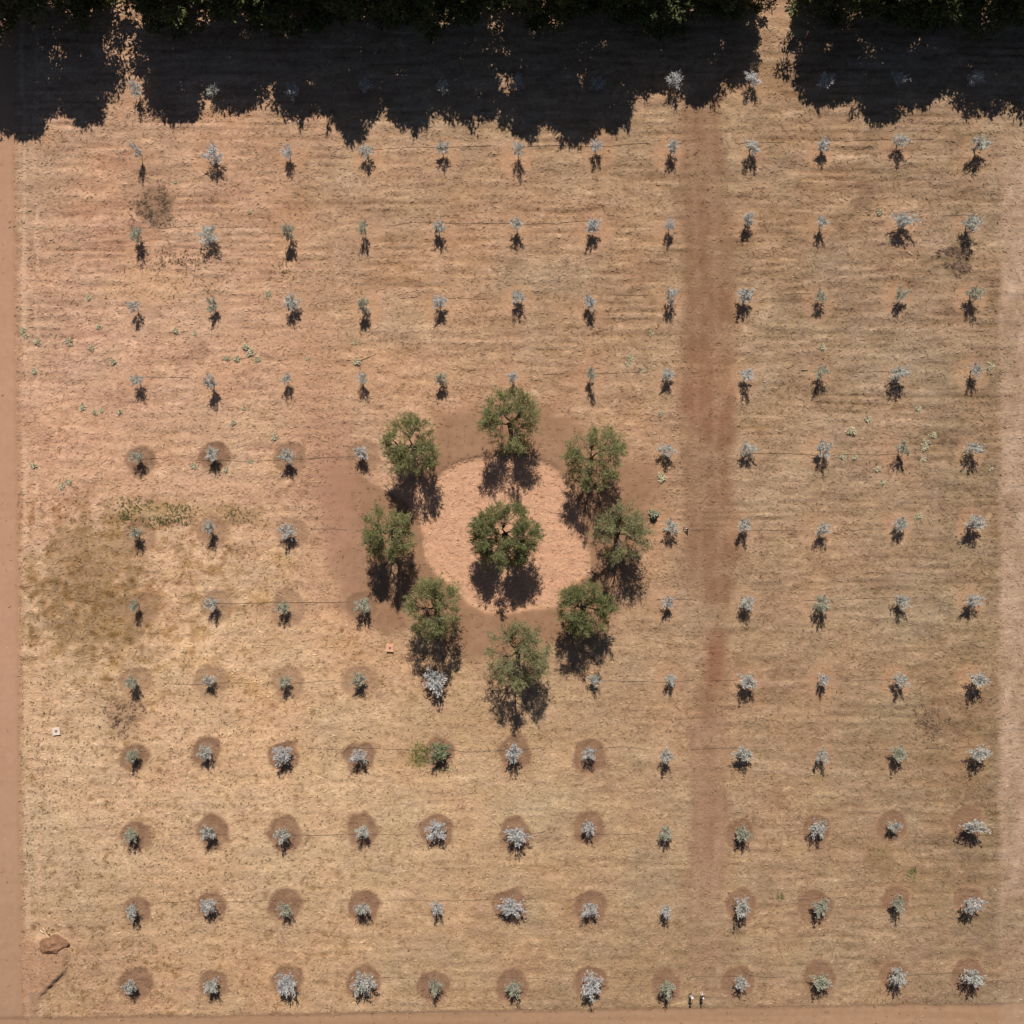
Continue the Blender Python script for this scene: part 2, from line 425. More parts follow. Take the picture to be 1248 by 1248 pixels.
def node_mat(name, base=(0.3,0.3,0.3), rough=0.9, attr=None, noise=None, bump=None, spec=0.2):
    m = bpy.data.materials.new(name); m.use_nodes = True
    t = m.node_tree; n = t.nodes; bs = n['Principled BSDF']
    bs.inputs['Roughness'].default_value = rough
    bs.inputs['Specular IOR Level'].default_value = spec
    bs.inputs['Base Color'].default_value = (*base, 1)
    src = None
    if attr:
        a = n.new('ShaderNodeAttribute'); a.attribute_name = attr; src = a.outputs['Color']
    tc = n.new('ShaderNodeTexCoord')
    if noise:
        cur = src
        for (scale, lo, hi, det, stretch) in noise:
            mp = n.new('ShaderNodeMapping'); mp.inputs['Scale'].default_value = stretch
            t.links.new(tc.outputs['Object'], mp.inputs[0])
            no = n.new('ShaderNodeTexNoise'); no.inputs['Scale'].default_value = scale; no.inputs['Detail'].default_value = det
            t.links.new(mp.outputs[0], no.inputs['Vector'])
            mr = n.new('ShaderNodeMapRange'); mr.inputs['From Min'].default_value = 0.28; mr.inputs['From Max'].default_value = 0.72
            mr.inputs['To Min'].default_value = lo; mr.inputs['To Max'].default_value = hi
            t.links.new(no.outputs['Fac'], mr.inputs['Value'])
            mx = n.new('ShaderNodeMix'); mx.data_type = 'RGBA'; mx.blend_type = 'MULTIPLY'; mx.inputs['Factor'].default_value = 1
            if cur is None: mx.inputs['A'].default_value = (*base, 1)
            else: t.links.new(cur, mx.inputs['A'])
            t.links.new(mr.outputs[0], mx.inputs['B'])
            cur = mx.outputs['Result']
        src = cur
    if src is not None: t.links.new(src, bs.inputs['Base Color'])
    if bump:
        scale, dist, strength = bump
        no = n.new('ShaderNodeTexNoise'); no.inputs['Scale'].default_value = scale; no.inputs['Detail'].default_value = 5
        t.links.new(tc.outputs['Object'], no.inputs['Vector'])
        b = n.new('ShaderNodeBump'); b.inputs['Distance'].default_value = dist; b.inputs['Strength'].default_value = strength
        t.links.new(no.outputs['Fac'], b.inputs['Height']); t.links.new(b.outputs[0], bs.inputs['Normal'])
    return m

M = {}
M['soil'] = node_mat('dry_soil', attr='tint', rough=1.0, spec=0.05,
    noise=[(2.6, .84, 1.14, 4, (1, 1.7, 1)), (6.0, .86, 1.13, 3, (1, 1.5, 1)), (0.35, .95, 1.05, 3, (1, 1.6, 1))], bump=(3.6, 0.11, 0.6))
M['hard'] = node_mat('beaten_soil', attr='tint', rough=1.0, spec=0.05,
    noise=[(1.8, .95, 1.05, 4, (1, .6, 1))], bump=(2.5, 0.04, 0.4))
M['straw'] = node_mat('straw', attr='tint', rough=0.8, spec=0.1)
M['weed'] = node_mat('weed', attr='tint', rough=0.8, spec=0.1)

# ---- one grid of soil cut into the field and the beaten surfaces, so that they meet without seams
EXT, STEP = 62.0, 0.2
n = int(2 * EXT / STEP) + 1
ax = np.linspace(-EXT, EXT, n)
X, Y = np.meshgrid(ax, ax)                       # row = y
PX, PY = 624 + X * S, 624 - Y * S
COL, LIT, HGT = soil(PX, PY)
border = np.minimum(EXT - np.abs(X), EXT - np.abs(Y))
HGT = HGT * sm(0, 2.0, border)
V = np.stack([X, Y, HGT], -1).reshape(-1, 3)
TINT = COL.reshape(-1, 3)
idx = np.arange(n * n).reshape(n, n)
F = np.stack([idx[:-1, :-1], idx[:-1, 1:], idx[1:, 1:], idx[1:, :-1]], -1).reshape(-1, 4)
cx = (X[:-1, :-1] + STEP/2).ravel(); cy = (Y[:-1, :-1] + STEP/2).ravel()
dl, db, dp, dr, dd, dg = regions(624 + cx*S, 624 - cy*S)
reg = np.zeros(len(F), int)
reg[dg < 0] = 4
reg[dd < 0] = 5
reg[(dp < 0) & (reg == 0)] = 1
reg[dr < 0] = 6
reg[db < 0] = 3
reg[dl < 0] = 2

def height_at(x, y):
    fx = np.clip((np.asarray(x) + EXT) / STEP, 0, n - 1.001); fy = np.clip((np.asarray(y) + EXT) / STEP, 0, n - 1.001)
    i, j = fx.astype(int), fy.astype(int); u, v = fx - i, fy - j
    return (HGT[j, i]*(1-u)+HGT[j, i+1]*u)*(1-v) + (HGT[j+1, i]*(1-u)+HGT[j+1, i+1]*u)*v

def sub_mesh(name, sel, mat, extra=None):
    f = F[sel]; used, inv = np.unique(f, return_inverse=True)
    v = V[used]; t = TINT[used]; f = inv.reshape(-1, 4)
    if extra is not None:
        ev, ef, et = extra
        f = np.concatenate([f, ef + len(v)]); v = np.concatenate([v, ev]); t = np.concatenate([t, et])
    me = make_mesh(name, v, f, mat, t, smooth=True)
    return tag(link(name, me), kind='structure')

# far plain all round, out to the horizon
far = [-4000, -1500, -500, -200, -110, -EXT, EXT, 110, 200, 500, 1500, 4000]
fv, ff, vi = [], [], {}
def fvi(i, j):
    if (i, j) not in vi:
        vi[(i, j)] = len(fv); fv.append((far[i], far[j], 0.0))
    return vi[(i, j)]
for i in range(len(far)-1):
    for j in range(len(far)-1):
        if i == 5 and j == 5: continue
        ff.append((fvi(i, j), fvi(i+1, j), fvi(i+1, j+1), fvi(i, j+1)))
ft = np.tile(lin((184,146,112)) * KSOIL, (len(fv), 1))
sub_mesh('ground', reg == 0, M['soil'], (np.array(fv), np.array(ff), ft))
sub_mesh('dirt_path', reg == 1, M['soil'])
sub_mesh('dirt_road', reg == 2, M['hard'])
sub_mesh('headland_road', reg == 3, M['hard'])
sub_mesh('tilled_ground', reg == 4, M['hard'])
sub_mesh('basin_ground', reg == 5, M['soil'])
sub_mesh('gravel_track', reg == 6, M['soil'])

# ---------------------------------------------------------------- straw, dry weeds, green weeds: what nobody could count
def scatter(k, box=(-40, 1290, 20, 1290)):
    return rng.uniform(box[0], box[1], k), rng.uniform(box[2], box[3], k)

def grid_at(G, px, py):
    i = np.clip(np.rint(((px-624)/S + EXT)/STEP).astype(int), 0, n-1); j = np.clip(np.rint(((624-py)/S + EXT)/STEP).astype(int), 0, n-1)
    return G[j, i]

px, py = scatter(230000)
keep = rng.random(len(px)) < grid_at(LIT, px, py) * (0.45 + 0.55*sm(-.3, .5, vnoise(px, py, 18, 12, 71, 3))) * (0.75 + .25*sm(0,700,py))
px, py = px[keep], py[keep]
k = len(px)
ang = rng.normal(0, 0.9, k)
d = np.stack([np.cos(ang), np.sin(ang), rng.normal(0, .05, k)], 1); d = unit(d)
L = rng.uniform(.22, .6, k); W = rng.uniform(.06, .13, k)
x, y = (px-624)/S, (624-py)/S
c = np.stack([x, y, height_at(x, y) + rng.uniform(.01, .05, k)], 1)
nr = unit(np.stack([rng.normal(0, .3, k), rng.normal(0, .3, k), np.ones(k)], 1))
v, f = leaf_quads(c, d, nr, L, W)
loc = grid_at(COL, px, py)
br = rng.choice([0.68, 0.84, 1.0, 1.15, 1.30], k, p=[.12, .24, .26, .24, .14])[:, None] * rng.uniform(.92, 1.08, (k, 1))
tint = loc * br * np.where(br > 1, np.array([[1.0, 1.03, 1.05]]), np.array([[1.0, .98, .93]]))
me = make_mesh('straw_litter', v, f, M['straw'], np.repeat(tint, 4, 0))
tag(link('straw_litter', me), kind='stuff', label='short dry straw and stubble lying over the field')

def tufts(name, px, py, size, height, cols, blades, label):
    k = len(px)
    x, y = (px-624)/S, (624-py)/S
    z = height_at(x, y)
    rep = lambda a: np.repeat(a, blades, 0)
    a = rng.uniform(0, 2*np.pi, k*blades); rr = rng.random(k*blades)**.6
    out = np.stack([np.cos(a), np.sin(a), np.zeros_like(a)], 1)
    s = rep(size); hh = rep(height)
    c = np.stack([rep(x), rep(y), rep(z)], 1) + out*(s*rr*.7)[:, None]
    c[:, 2] += hh*rng.uniform(.3, .7, k*blades)
    d = unit(out*rng.uniform(.2, 1.2, (k*blades, 1)) + np.array([0, 0, 1.])*rng.uniform(.3, .9, (k*blades, 1)))
    nr = unit(rng.normal(0, 1, (k*blades, 3)))
    v, f = leaf_quads(c, d, nr, s*rng.uniform(.8, 1.5, k*blades), s*rng.uniform(.3, .6, k*blades))
    t = rep(cols) * rng.uniform(.75, 1.25, (k*blades, 1))
    me = make_mesh(name, v, f, M['weed'], np.repeat(t, 4, 0))
    return tag(link(name, me), kind='stuff', label=label)

px, py = scatter(60000, (22, 1225, 130, 1236))
dens = 0.06 + 0.55*sm(590, 640, py)*sm(520, 260, px) + .3*sm(300, 320, py)*sm(400, 380, py)*sm(420, 200, px) + .22*sm(780, 900, py)*sm(950, 500, px) + .06*sm(800, 900, px)
dens = dens * (0.25 + .75*sm(-.1, .45, vnoise(px, py, 26, 20, 73, 3))) * grid_at(LIT, px, py)
keep = rng.random(len(px)) < dens
px, py = px[keep], py[keep]; k = len(px)
cols = np.where(rng.random((k, 1)) < .55, np.array([[.17, .12, .065]]), np.array([[.17, .145, .07]]))
tufts('dry_weeds', px, py, rng.uniform(.07, .17, k), rng.uniform(.05, .14, k), cols, 5, 'small dark dry weed tufts dotted over the field')

gx, gy, gs = [], [], []
for (x, y, rx, ry, m) in ((152,628,11,11,80),(168,620,14,6,30),(195,636,24,7,80),(215,620,24,8,70),(222,634,18,7,60),(290,628,24,12,45),(514,920,12,14,150),(536,936,12,4,30),(1112,1064,6,7,40),(951,1093,5,4,28),(200,318,30,20,40),(160,610,30,5,50),(225,320,22,12,40),(345,330,16,16,24)):
    q = rng.normal(0, .55, (m, 2)); gx += list(x + q[:, 0]*rx); gy += list(y + q[:, 1]*ry)
px, py = np.array(gx), np.array(gy); k = len(px)
cols = np.where(rng.random((k, 1)) < .5, np.array([[.16, .18, .06]]), np.array([[.25, .22, .10]]))
tufts('green_weeds', px, py, rng.uniform(.08, .2, k), rng.uniform(.06, .16, k), cols, 6, 'patches of low green weeds on the dry soil')

# ---------------------------------------------------------------- foliage materials
def leaf_mat(name, base, var=.25):
    m = node_mat(name, base=base, rough=.65, spec=.2, noise=[(3.0, 1-var, 1+var, 2, (1, 1, 1))])
    t = m.node_tree; bs = t.nodes['Principled BSDF']; out = t.nodes['Material Output']
    tr = t.nodes.new('ShaderNodeBsdfTranslucent'); mx = t.nodes.new('ShaderNodeMixShader'); mx.inputs[0].default_value = .38
    t.links.new(bs.inputs['Base Color'].links[0].from_socket, tr.inputs['Color'])
    t.links.new(bs.outputs[0], mx.inputs[1]); t.links.new(tr.outputs[0], mx.inputs[2]); t.links.new(mx.outputs[0], out.inputs['Surface'])
    return m
TONES = [leaf_mat('silver_leaf', (.52, .51, .49)), leaf_mat('grey_leaf', (.49, .48, .43)), leaf_mat('grey_green_leaf', (.40, .395, .30)), leaf_mat('green_leaf', (.26, .28, .16))]
M['olive_leaf'] = leaf_mat('olive_leaf', (.25, .245, .105), .35)
M['olive_leaf_deep'] = leaf_mat('deep_olive_leaf', (.205, .21, .085), .35)
M['olive_leaf_pale'] = leaf_mat('pale_olive_leaf', (.265, .255, .125), .35)
M['dark_leaf'] = leaf_mat('evergreen_leaf', (.115, .125, .045), .5)
M['bark'] = node_mat('olive_bark', base=(.085, .068, .052), rough=.95, noise=[(6, .6, 1.35, 4, (1, 1, .3))], bump=(12, .03, .6))
M['young_bark'] = node_mat('young_bark', base=(.17, .14, .115), rough=.95, noise=[(9, .7, 1.3, 3, (1, 1, .3))])
M['dark_bark'] = node_mat('evergreen_bark', base=(.10, .075, .055), rough=.95, noise=[(4, .6, 1.3, 4, (1, 1, .3))], bump=(8, .05, .6))

# ---------------------------------------------------------------- young olives
NV = 10
sap_trunk, sap_crown = [], []
def build_sapling_variant(i):
    q = random.Random(100 + i); g = np.random.default_rng(100 + i)
    R = .75; zb, zc = .42, 1.15
    mb = MB()
    lean = Vector((q.uniform(-.05, .05), q.uniform(-.05, .05), 0))
    mb.tube([(0,0,-.12), (lean.x*.4, lean.y*.4, .2), (lean.x, lean.y, zb), (lean.x*1.3, lean.y*1.3, zb+.3)], [.06, .048, .04, .022], 6)
    ns = q.randint(9, 13)
    cs, ds = [], []
    a0 = q.uniform(0, 6.28)
    for s in range(ns):
        a = a0 + s*2.4 + q.uniform(-.3, .3)
        rr = R*q.choice((q.uniform(.35, .7), q.uniform(.65, 1.0))); zt = zc + q.uniform(-.4, .65)*(1.25 - .6*rr/R)
        p0 = Vector((lean.x, lean.y, zb + q.uniform(-.1, .2)))
        p2 = Vector((math.cos(a)*rr, math.sin(a)*rr, zt))
        p1 = (p0 + p2)/2 + Vector((0, 0, .10))
        mb.tube([p0, p1, p2], [.02, .014, .006], 4, cap=False)
        m = q.randint(32, 54)
        t = g.uniform(.42, 1.08, m)[:, None]
        pt = (1-t)**2*np.array(p0) + 2*t*(1-t)*np.array(p1) + t*t*np.array(p2)
        pt = pt + g.normal(0, .085, (m, 3))
        ax_ = unit(np.array(p2 - p0)[None])
        dd_ = unit(ax_*.9 + g.normal(0, .7, (m, 3)) + np.array([math.cos(a), math.sin(a), 0])*.5)
        cs.append(pt); ds.append(dd_)
    m = 110                                    # leader shoots over the fork
    pt = np.stack([g.normal(0, .27, m), g.normal(0, .27, m), zc + g.uniform(-.2, .5, m)], 1); pt[:, 2] -= .8*(pt[:, 0]**2 + pt[:, 1]**2)
    cs.append(pt); ds.append(unit(g.normal(0, .7, (m, 3)) + np.array([0, 0, .6])))
    c = np.concatenate(cs); d = np.concatenate(ds); m = len(c)
    nr = unit(g.normal(0, .5, (m, 3)) + np.array([0, 0, 1.3]))
    v, f = leaf_quads(c, d, nr, g.uniform(.14, .32, m), g.uniform(.04, .074, m))
    base = make_mesh('crown', v, f, None)
    crowns = []
    for tmat in TONES:
        cm = base.copy(); cm.materials.append(tmat); crowns.append(cm)
    return mb.mesh('trunk', M['young_bark']), crowns
for i in range(NV):
    a, b = build_sapling_variant(i); sap_trunk.append(a); sap_crown.append(b)

ORD = 'first second third fourth fifth sixth seventh eighth ninth tenth eleventh twelfth thirteenth'.split()
TONE_W = ['silvery white', 'pale grey', 'grey green', 'leafy green']
def col_words(c):
    if c <= 4: return ORD[c] + ' from the dirt road'
    if c <= 7: return ('third last', 'second last', 'last')[c-5] + ' before the path'
    return ORD[c-8] + ' past the path'
def row_words(r):
    return f'in the {ORD[r]} row' if r < 13 else ''
SPOTS = {}
qr = random.Random(9)
for r, row in SAP.items():
    for (c, x, y, ww, hh, t) in row:
        z = CROWN_Z[(r, c)]
        b = P(x, y, z)
        gz = float(height_at(b.x, b.y))
        o = empty('young_olive_tree', (b.x, b.y, gz), qr.uniform(0, 6.28) if abs(ww-hh) < 5 else qr.choice((0, math.pi)) + qr.uniform(-.25, .25))
        k = qr.randrange(NV)
        zs = z / 1.2
        sx, sy = ww/S/1.5*1.24, min(hh, ww*1.8)/S/1.5*1.2
        o.scale = (sx, sy, zs)
        link('trunk', sap_trunk[k], o); link('crown', sap_crown[k][t], o)
        size = 'broad' if ww > 1.4*hh else 'slender' if hh > 1.35*ww else 'big' if ww*hh > 420 else 'small' if ww*hh < 215 else ''
        lab = ' '.join(f'{size} {TONE_W[t]} young olive, {col_words(c)}, {row_words(r)}'.split())
        tag(o, lab, 'tree', 'young olive trees planted in rows')
        SPOTS[(r, c)] = (624 + b.x*S, 624 - b.y*S)

# ---------------------------------------------------------------- old olives round the basin
def big_olive(px, py, wpx, hpx, seed, label, mat='olive_leaf', gap=None, dens=1.0, zc=4.5, full=1.25):
    """open vase of limbs carrying feathery clumps of foliage; gap: bearing left bare"""
    q = random.Random(seed); g = np.random.default_rng(seed)
    b = P(px, py, zc - .25)
    root = empty('olive_tree', (b.x, b.y, float(height_at(b.x, b.y))))
    Rx, Ry = wpx/S/2*.91, hpx/S/2*.83
    zc -= .25
    mb = MB()
    fork = Vector((q.uniform(-.15, .15), q.uniform(-.1, .2), 1.5))
    mb.tube([(0,0,-.2), (.03,.02,.3), (fork.x*.6, fork.y*.6, .95), fork], [.42, .30, .24, .22], 9)
    cs, ds = [], []
    nl = q.randint(4, 6); a0 = q.uniform(0, 6.28)
    gx_, gy_ = (math.cos(gap)*.26, math.sin(gap)*.26)      # the opening in the crown
    for s in range(nl):
        a = a0 + s*2*math.pi/nl + q.uniform(-.45, .45)
        r1 = q.uniform(.35, .58)
        p1 = Vector((math.cos(a + .25)*Rx*r1*.4, math.sin(a + .25)*Ry*r1*.4, 2.3 + q.uniform(-.2, .4)))
        p2 = Vector((math.cos(a)*Rx*r1, math.sin(a)*Ry*r1, zc - .7 + q.uniform(-.5, .5)))
        pm = (p1 + p2)/2 + Vector((q.uniform(-.2, .2), q.uniform(-.2, .2), q.uniform(-.1, .2)))
        mb.tube([fork, p1, pm, p2], [.12, .085, .065, .045], 6, cap=False)
        nsub = int(q.uniform(68, 84)*full/nl)
        for j in range(nsub):
            aa = a + q.gauss(0, .5)
            rr = math.sqrt(q.uniform(.03, .9))
            ux, uy = math.cos(aa)*rr, math.sin(aa)*rr
            if math.hypot(ux-gx_, uy-gy_) < .25 and q.random() < .93: continue
            zz = zc + q.uniform(-1.5, 1.7)*(1.15 - rr*.5) - (q.uniform(0, 1.3) if uy < -.35 else 0)
            p3 = Vector((ux*Rx, uy*Ry, zz))
            st_ = p1.lerp(p2, q.uniform(.3, 1))
            mid_ = (st_ + p3)/2 + Vector((q.uniform(-.2, .2), q.uniform(-.2, .2), q.uniform(0, .3)))
            mb.tube([st_, mid_, p3], [.04, .028, .012], 4, cap=False)
            m = int(q.uniform(95, 255)*dens)
            nspray = q.randint(4, 7)
            for u in range(nspray):
                mm = m//nspray + 1
                sd = unit((np.array([math.cos(aa)*rr, math.sin(aa)*rr, .35]) + g.normal(0, .7, 3))[None])[0]
                ln = g.uniform(.5, 1.2)
                t = g.random(mm)[:, None]
                pt = np.array(p3) + g.normal(0, .18, 3) + sd*ln*t + np.array([0, 0, -.35])*t*t
                pt = pt + g.normal(0, .15, (mm, 3))*(1.15 - .6*t)
                cs.append(pt); ds.append(unit(sd + g.normal(0, .4, (mm, 3))))
    c = np.concatenate(cs); d = np.concatenate(ds); m = len(c)
    nr = unit(g.normal(0, .6, (m, 3)) + np.array([0, 0, 1]))
    v, f = leaf_quads(c, d, nr, g.uniform(.16, .36, m), g.uniform(.035, .07, m))
    mb.build('trunk', M['bark'], root)
    me = make_mesh('crown', v, f, M[mat])
    link('crown', me, root)
    tag(root, label, 'tree', 'old olive trees around the circular basin')
    return root
big_olive(500, 543, 62, 80, 1, 'old green olive tree at the upper left end of the ring', gap=math.pi*.5, zc=4.4)
big_olive(622, 513, 74, 84, 2, 'old open-crowned olive showing a dark forked trunk, topmost of the ring', 'olive_leaf', gap=math.pi*1.45, zc=4.6, dens=.8)
big_olive(724, 558, 76, 82, 3, 'old olive with dark spreading limbs at the upper right end of the ring', gap=math.pi*.75, zc=4.6, dens=.85)
big_olive(757, 650, 68, 76, 4, 'old thin-crowned olive beside a pale bush, between basin and path', 'olive_leaf_pale', gap=math.pi*1.5, zc=4.6, dens=.75)
big_olive(714, 744, 68, 68, 5, 'old olive with two green lobes, lower right in the ring', 'olive_leaf_deep', gap=math.pi*.55, zc=4.3)
big_olive(631, 798, 74, 90, 6, 'old pale green olive, lowest tree of the ring', 'olive_leaf_pale', gap=math.pi*.95, zc=4.5, dens=.85)
big_olive(529, 743, 72, 80, 7, 'old olive with bare gap in its crown, close to the orange box', 'olive_leaf', gap=math.pi*.72, zc=4.4, dens=.9)
big_olive(473, 650, 62, 76, 8, 'old olive with dark centre, left of the pale basin', 'olive_leaf', gap=math.pi*1.5, zc=4.5, dens=.85)
big_olive(615, 653, 80, 88, 19, 'densest old olive standing alone in the middle of the basin', 'olive_leaf_deep', gap=math.pi*.4, zc=4.5, dens=1.2, full=1.75)

# ---------------------------------------------------------------- tall evergreens along the top edge
def tall_variant(seed, clumps=150):
    q = random.Random(seed); g = np.random.default_rng(seed)
    R, Ht, z0 = 4.0, 11.0, .7
    mb = MB()
    lx, ly = q.uniform(-.4, .4), q.uniform(-.3, .3)
    mb.tube([(0,0,-.3), (lx*.2, ly*.2, 2.0), (lx*.6, ly*.6, 5.5), (lx, ly, 9.3)], [.36, .28, .2, .06], 8)
    cs, ds = [], []
    for s in range(clumps):
        t = q.random()**.9
        z = z0 + (Ht - z0)*t
        prof = R*min(1, (t*3.2 + .6))*(max(0, 1 - t**4.5))**.6*q.uniform(.8, 1.08)
        a = q.uniform(0, 6.28); rr = prof*q.uniform(.15, .98)**.8
        p = np.array([lx*t + math.cos(a)*rr, ly*t + math.sin(a)*rr, z])
        if s % 3 == 0: mb.tube([(lx*t*.8, ly*t*.8, max(1.2, z-1.2)), tuple(p)], [.08, .02], 5, cap=False)
        m = q.randint(80, 150); cr = q.uniform(.6, 1.1)
        pt = p + unit(g.normal(0, 1, (m, 3)))*(g.random((m, 1))**.45)*np.array([cr, cr, cr*.9])
        cs.append(pt); ds.append(unit((pt - p) + g.normal(0, .35, (m, 3))))
    for s in range(26):                         # ragged leader shoots over the crown
        t = q.uniform(.55, .97); a = q.uniform(0, 6.28); rr = R*(max(0, 1 - t**4.5))**.6*q.uniform(.5, .95)
        p = np.array([lx*t + math.cos(a)*rr, ly*t + math.sin(a)*rr, z0 + (Ht - z0)*t])
        sd = unit(np.array([[math.cos(a)*.35, math.sin(a)*.35, 1.]]) + g.normal(0, .15, (1, 3)))[0]
        m = 26; tt = g.random((m, 1))*q.uniform(.6, 1.25)
        cs.append(p + sd*tt + g.normal(0, .13, (m, 3))); ds.append(unit(sd + g.normal(0, .4, (m, 3))))
    c = np.concatenate(cs); d = np.concatenate(ds); m = len(c)
    nr = unit(g.normal(0, 1, (m, 3)) + np.array([0, 0, .5]))
    v, f = leaf_quads(c, d, nr, g.uniform(.28, .6, m), g.uniform(.11, .22, m))
    return mb.mesh('trunk', M['dark_bark']), make_mesh('crown', v, f, M['dark_leaf'])
TV = [tall_variant(300 + i) for i in range(6)] + [tall_variant(310, 100)]
TALL = [  # base px x, base px y, shadow tip px y, half width px, what sets it apart
 (28, -2, 168, 50, 'tall dark evergreen over the corner above the dirt road'),
 (102, -3, 152, 50, 'tall dark evergreen just left of the narrow sunlit gap'),
 (214, -3, 140, 56, 'tall dark evergreen just right of the narrow sunlit gap'),
 (290, -6, 126, 46, 'second tall dark evergreen right of the narrow sunlit gap'),
 (365, -5, 140, 48, 'tall dark evergreen shading the third sapling of the first row'),
 (432, -4, 172, 46, 'tall dark evergreen shading the fourth sapling of the first row'),
 (500, -6, 152, 50, 'tall dark evergreen between the fourth and fifth saplings of the first row'),
 (572, -4, 150, 46, 'tall dark evergreen shading the fifth sapling of the first row'),
 (640, -2, 166, 44, 'tall dark evergreen with sunlit trunk streaks at its foot'),
 (697, -4, 182, 42, 'tall dark evergreen casting the longest shadow of the belt'),
 (748, -4, 172, 30, 'narrow tall dark evergreen shading the seventh sapling of the first row'),
 (798, -6, 104, 46, 'shorter dark evergreen above the eighth sapling of the first row'),
 (854, -4, 132, 36, 'tall dark evergreen, second left of the path gap'),
 (898, -6, 106, 36, 'dark evergreen beside the path gap, on its left'),
 (1004, -4, 126, 48, 'dark evergreen beside the path gap, on its right'),
 (1068, -4, 150, 42, 'tall dark evergreen, second right of the path gap'),
 (1130, -6, 122, 46, 'tall dark evergreen, third right of the path gap'),
 (1192, -3, 138, 42, 'tall dark evergreen over the last sapling of the first row'),
 (1254, -4, 138, 46, 'tall dark evergreen over the corner above the gravel track'),
]
qt = random.Random(5)
for i, (bx, by, tip, hw, lab) in enumerate(TALL):
    b = P(bx, by, 0)
    hgt = (tip - by) / S * math.tan(math.radians(ELEV)) * 0.885
    o = empty('evergreen_tree', (b.x, b.y, 0), qt.uniform(0, 6.28))
    sxy = hw / S / 4.0 * (1.08 if i in (1, 2, 13, 14) else 1.32)
    o.scale = (sxy, sxy, hgt / 11.0)
    tm, cm = TV[6] if i in (7, 8, 17) else TV[i % 6]
    link('trunk', tm, o); link('crown', cm, o)
    tag(o, lab, 'tree', 'tall evergreens in the windbreak')

# ---------------------------------------------------------------- pale weeds and the bush
WEEDS = [(27,402,7),(30,409,7),(45,416,9),(84,416,10),(111,424,8),(137,440,9),(41,452,8),(107,362,8),(120,398,7),(214,403,7),(237,406,6),(300,423,10),(289,437,8),(305,430,9),(313,438,8),(276,436,8),(100,496,8),(115,502,7),(145,502,8),(123,500,6),(40,567,9),(75,592,8),(83,587,8),(284,515,7),(275,572,8),(236,568,8),(297,498,6),(305,562,6),(435,440,10),(433,417,6),(334,533,8),(375,437,6),(326,358,8),(794,406,8),(768,437,9),(764,444,6),(785,451,6),(806,503,7),(806,582,10),(1003,423,8),(1058,511,9),(1038,525,10),(1138,530,8),(1129,539,9),(1127,545,9),(1126,559,7),(1028,556,9),(1042,557,7),(1207,446,9),(1120,498,7),(1070,572,7),(1076,587,7),(1072,258,9),(1120,629,9),(213,222,5),(304,258,5),(1208,571,6)]
M['pale_weed'] = node_mat('pale_weed', base=(.54, .485, .32), rough=.8, noise=[(3, .75, 1.2, 2, (1, 1, 1))])
M['grey_bush'] = node_mat('grey_bush_leaf', base=(.33, .34, .23), rough=.8, noise=[(3, .75, 1.2, 2, (1, 1, 1))])
def weed_mesh(seed, m, R, hgt, mat, L=(.14, .3), W=(.06, .12)):
    g = np.random.default_rng(seed)
    a = g.uniform(0, 6.28, m); rr = R*np.sqrt(g.random(m)) * (0.75 + .25*np.sin(a*3 + seed))
    z = hgt*(1 - (rr/R)**2)*g.uniform(.3, 1, m) + .02
    c = np.stack([np.cos(a)*rr, np.sin(a)*rr, z], 1)
    d = unit(np.stack([np.cos(a), np.sin(a), np.full(m, .5)], 1) + g.normal(0, .5, (m, 3)))
    nr = unit(g.normal(0, .5, (m, 3)) + np.array([0, 0, 1]))
    v, f = leaf_quads(c, d, nr, g.uniform(*L, m), g.uniform(*W, m))
    return make_mesh('weed_clump', v, f, mat)
WM = [weed_mesh(500+i, 130, .5, .17, M['pale_weed']) for i in range(5)]
def near_words(x, y):
    (r, c), (sx, sy) = min(SPOTS.items(), key=lambda kv: (kv[1][0]-x)**2 + (kv[1][1]-y)**2)
    dx, dy = x - sx, y - sy
    v_ = '' if abs(dy) < 10 else 'below' if dy > 0 else 'above'
    h_ = '' if abs(dx) < 10 else 'right' if dx > 0 else 'left'
    rel = f'{v_} and {h_} of' if v_ and h_ else v_ if v_ else f'{h_} of' if h_ else 'beside'
    cw = ORD[c] + ' sapling' if c <= 4 else ('third last', 'second last', 'last')[c-5] + ' sapling before path' if c <= 7 else ORD[c-8] + ' sapling past path'
    return f'{rel} {cw}, {ORD[r]} row', math.hypot(dx, dy)
qw = random.Random(4)
made = {}
for (x, y, dpx) in WEEDS:
    nw, dist = near_words(x, y)
    made.setdefault(nw, []).append((dist, x, y, dpx))
for nw, items in made.items():
    items.sort()
    for j, (dist, x, y, dpx) in enumerate(items):
        p = P(x, y, .15)
        o = link('weed_clump', WM[qw.randrange(5)])
        s = dpx/S*1.25
        o.location = (p.x, p.y, float(height_at(p.x, p.y))); o.scale = (s*qw.uniform(1, 1.2), s*qw.uniform(.75, 1), s); o.rotation_euler = (0, 0, qw.uniform(0, 6.28))
        pre = '' if len(items) == 1 else ('inner', 'outer')[j] if len(items) == 2 else ('innermost', 'second out', 'third out', 'fourth out', 'fifth out', 'sixth out', 'seventh out')[j]
        tag(o, ' '.join(f'{pre} pale weed clump {nw}'.split()), 'weed', 'pale green weed clumps on the field')
p = P(797, 627, .4)
o = link('bush', weed_mesh(560, 260, .65, .8, M['grey_bush'], (.2, .4), (.08, .15)))
o.location = (p.x, p.y, float(height_at(p.x, p.y)))
tag(o, 'pale green bush touching the thin-crowned old olive', 'bush')

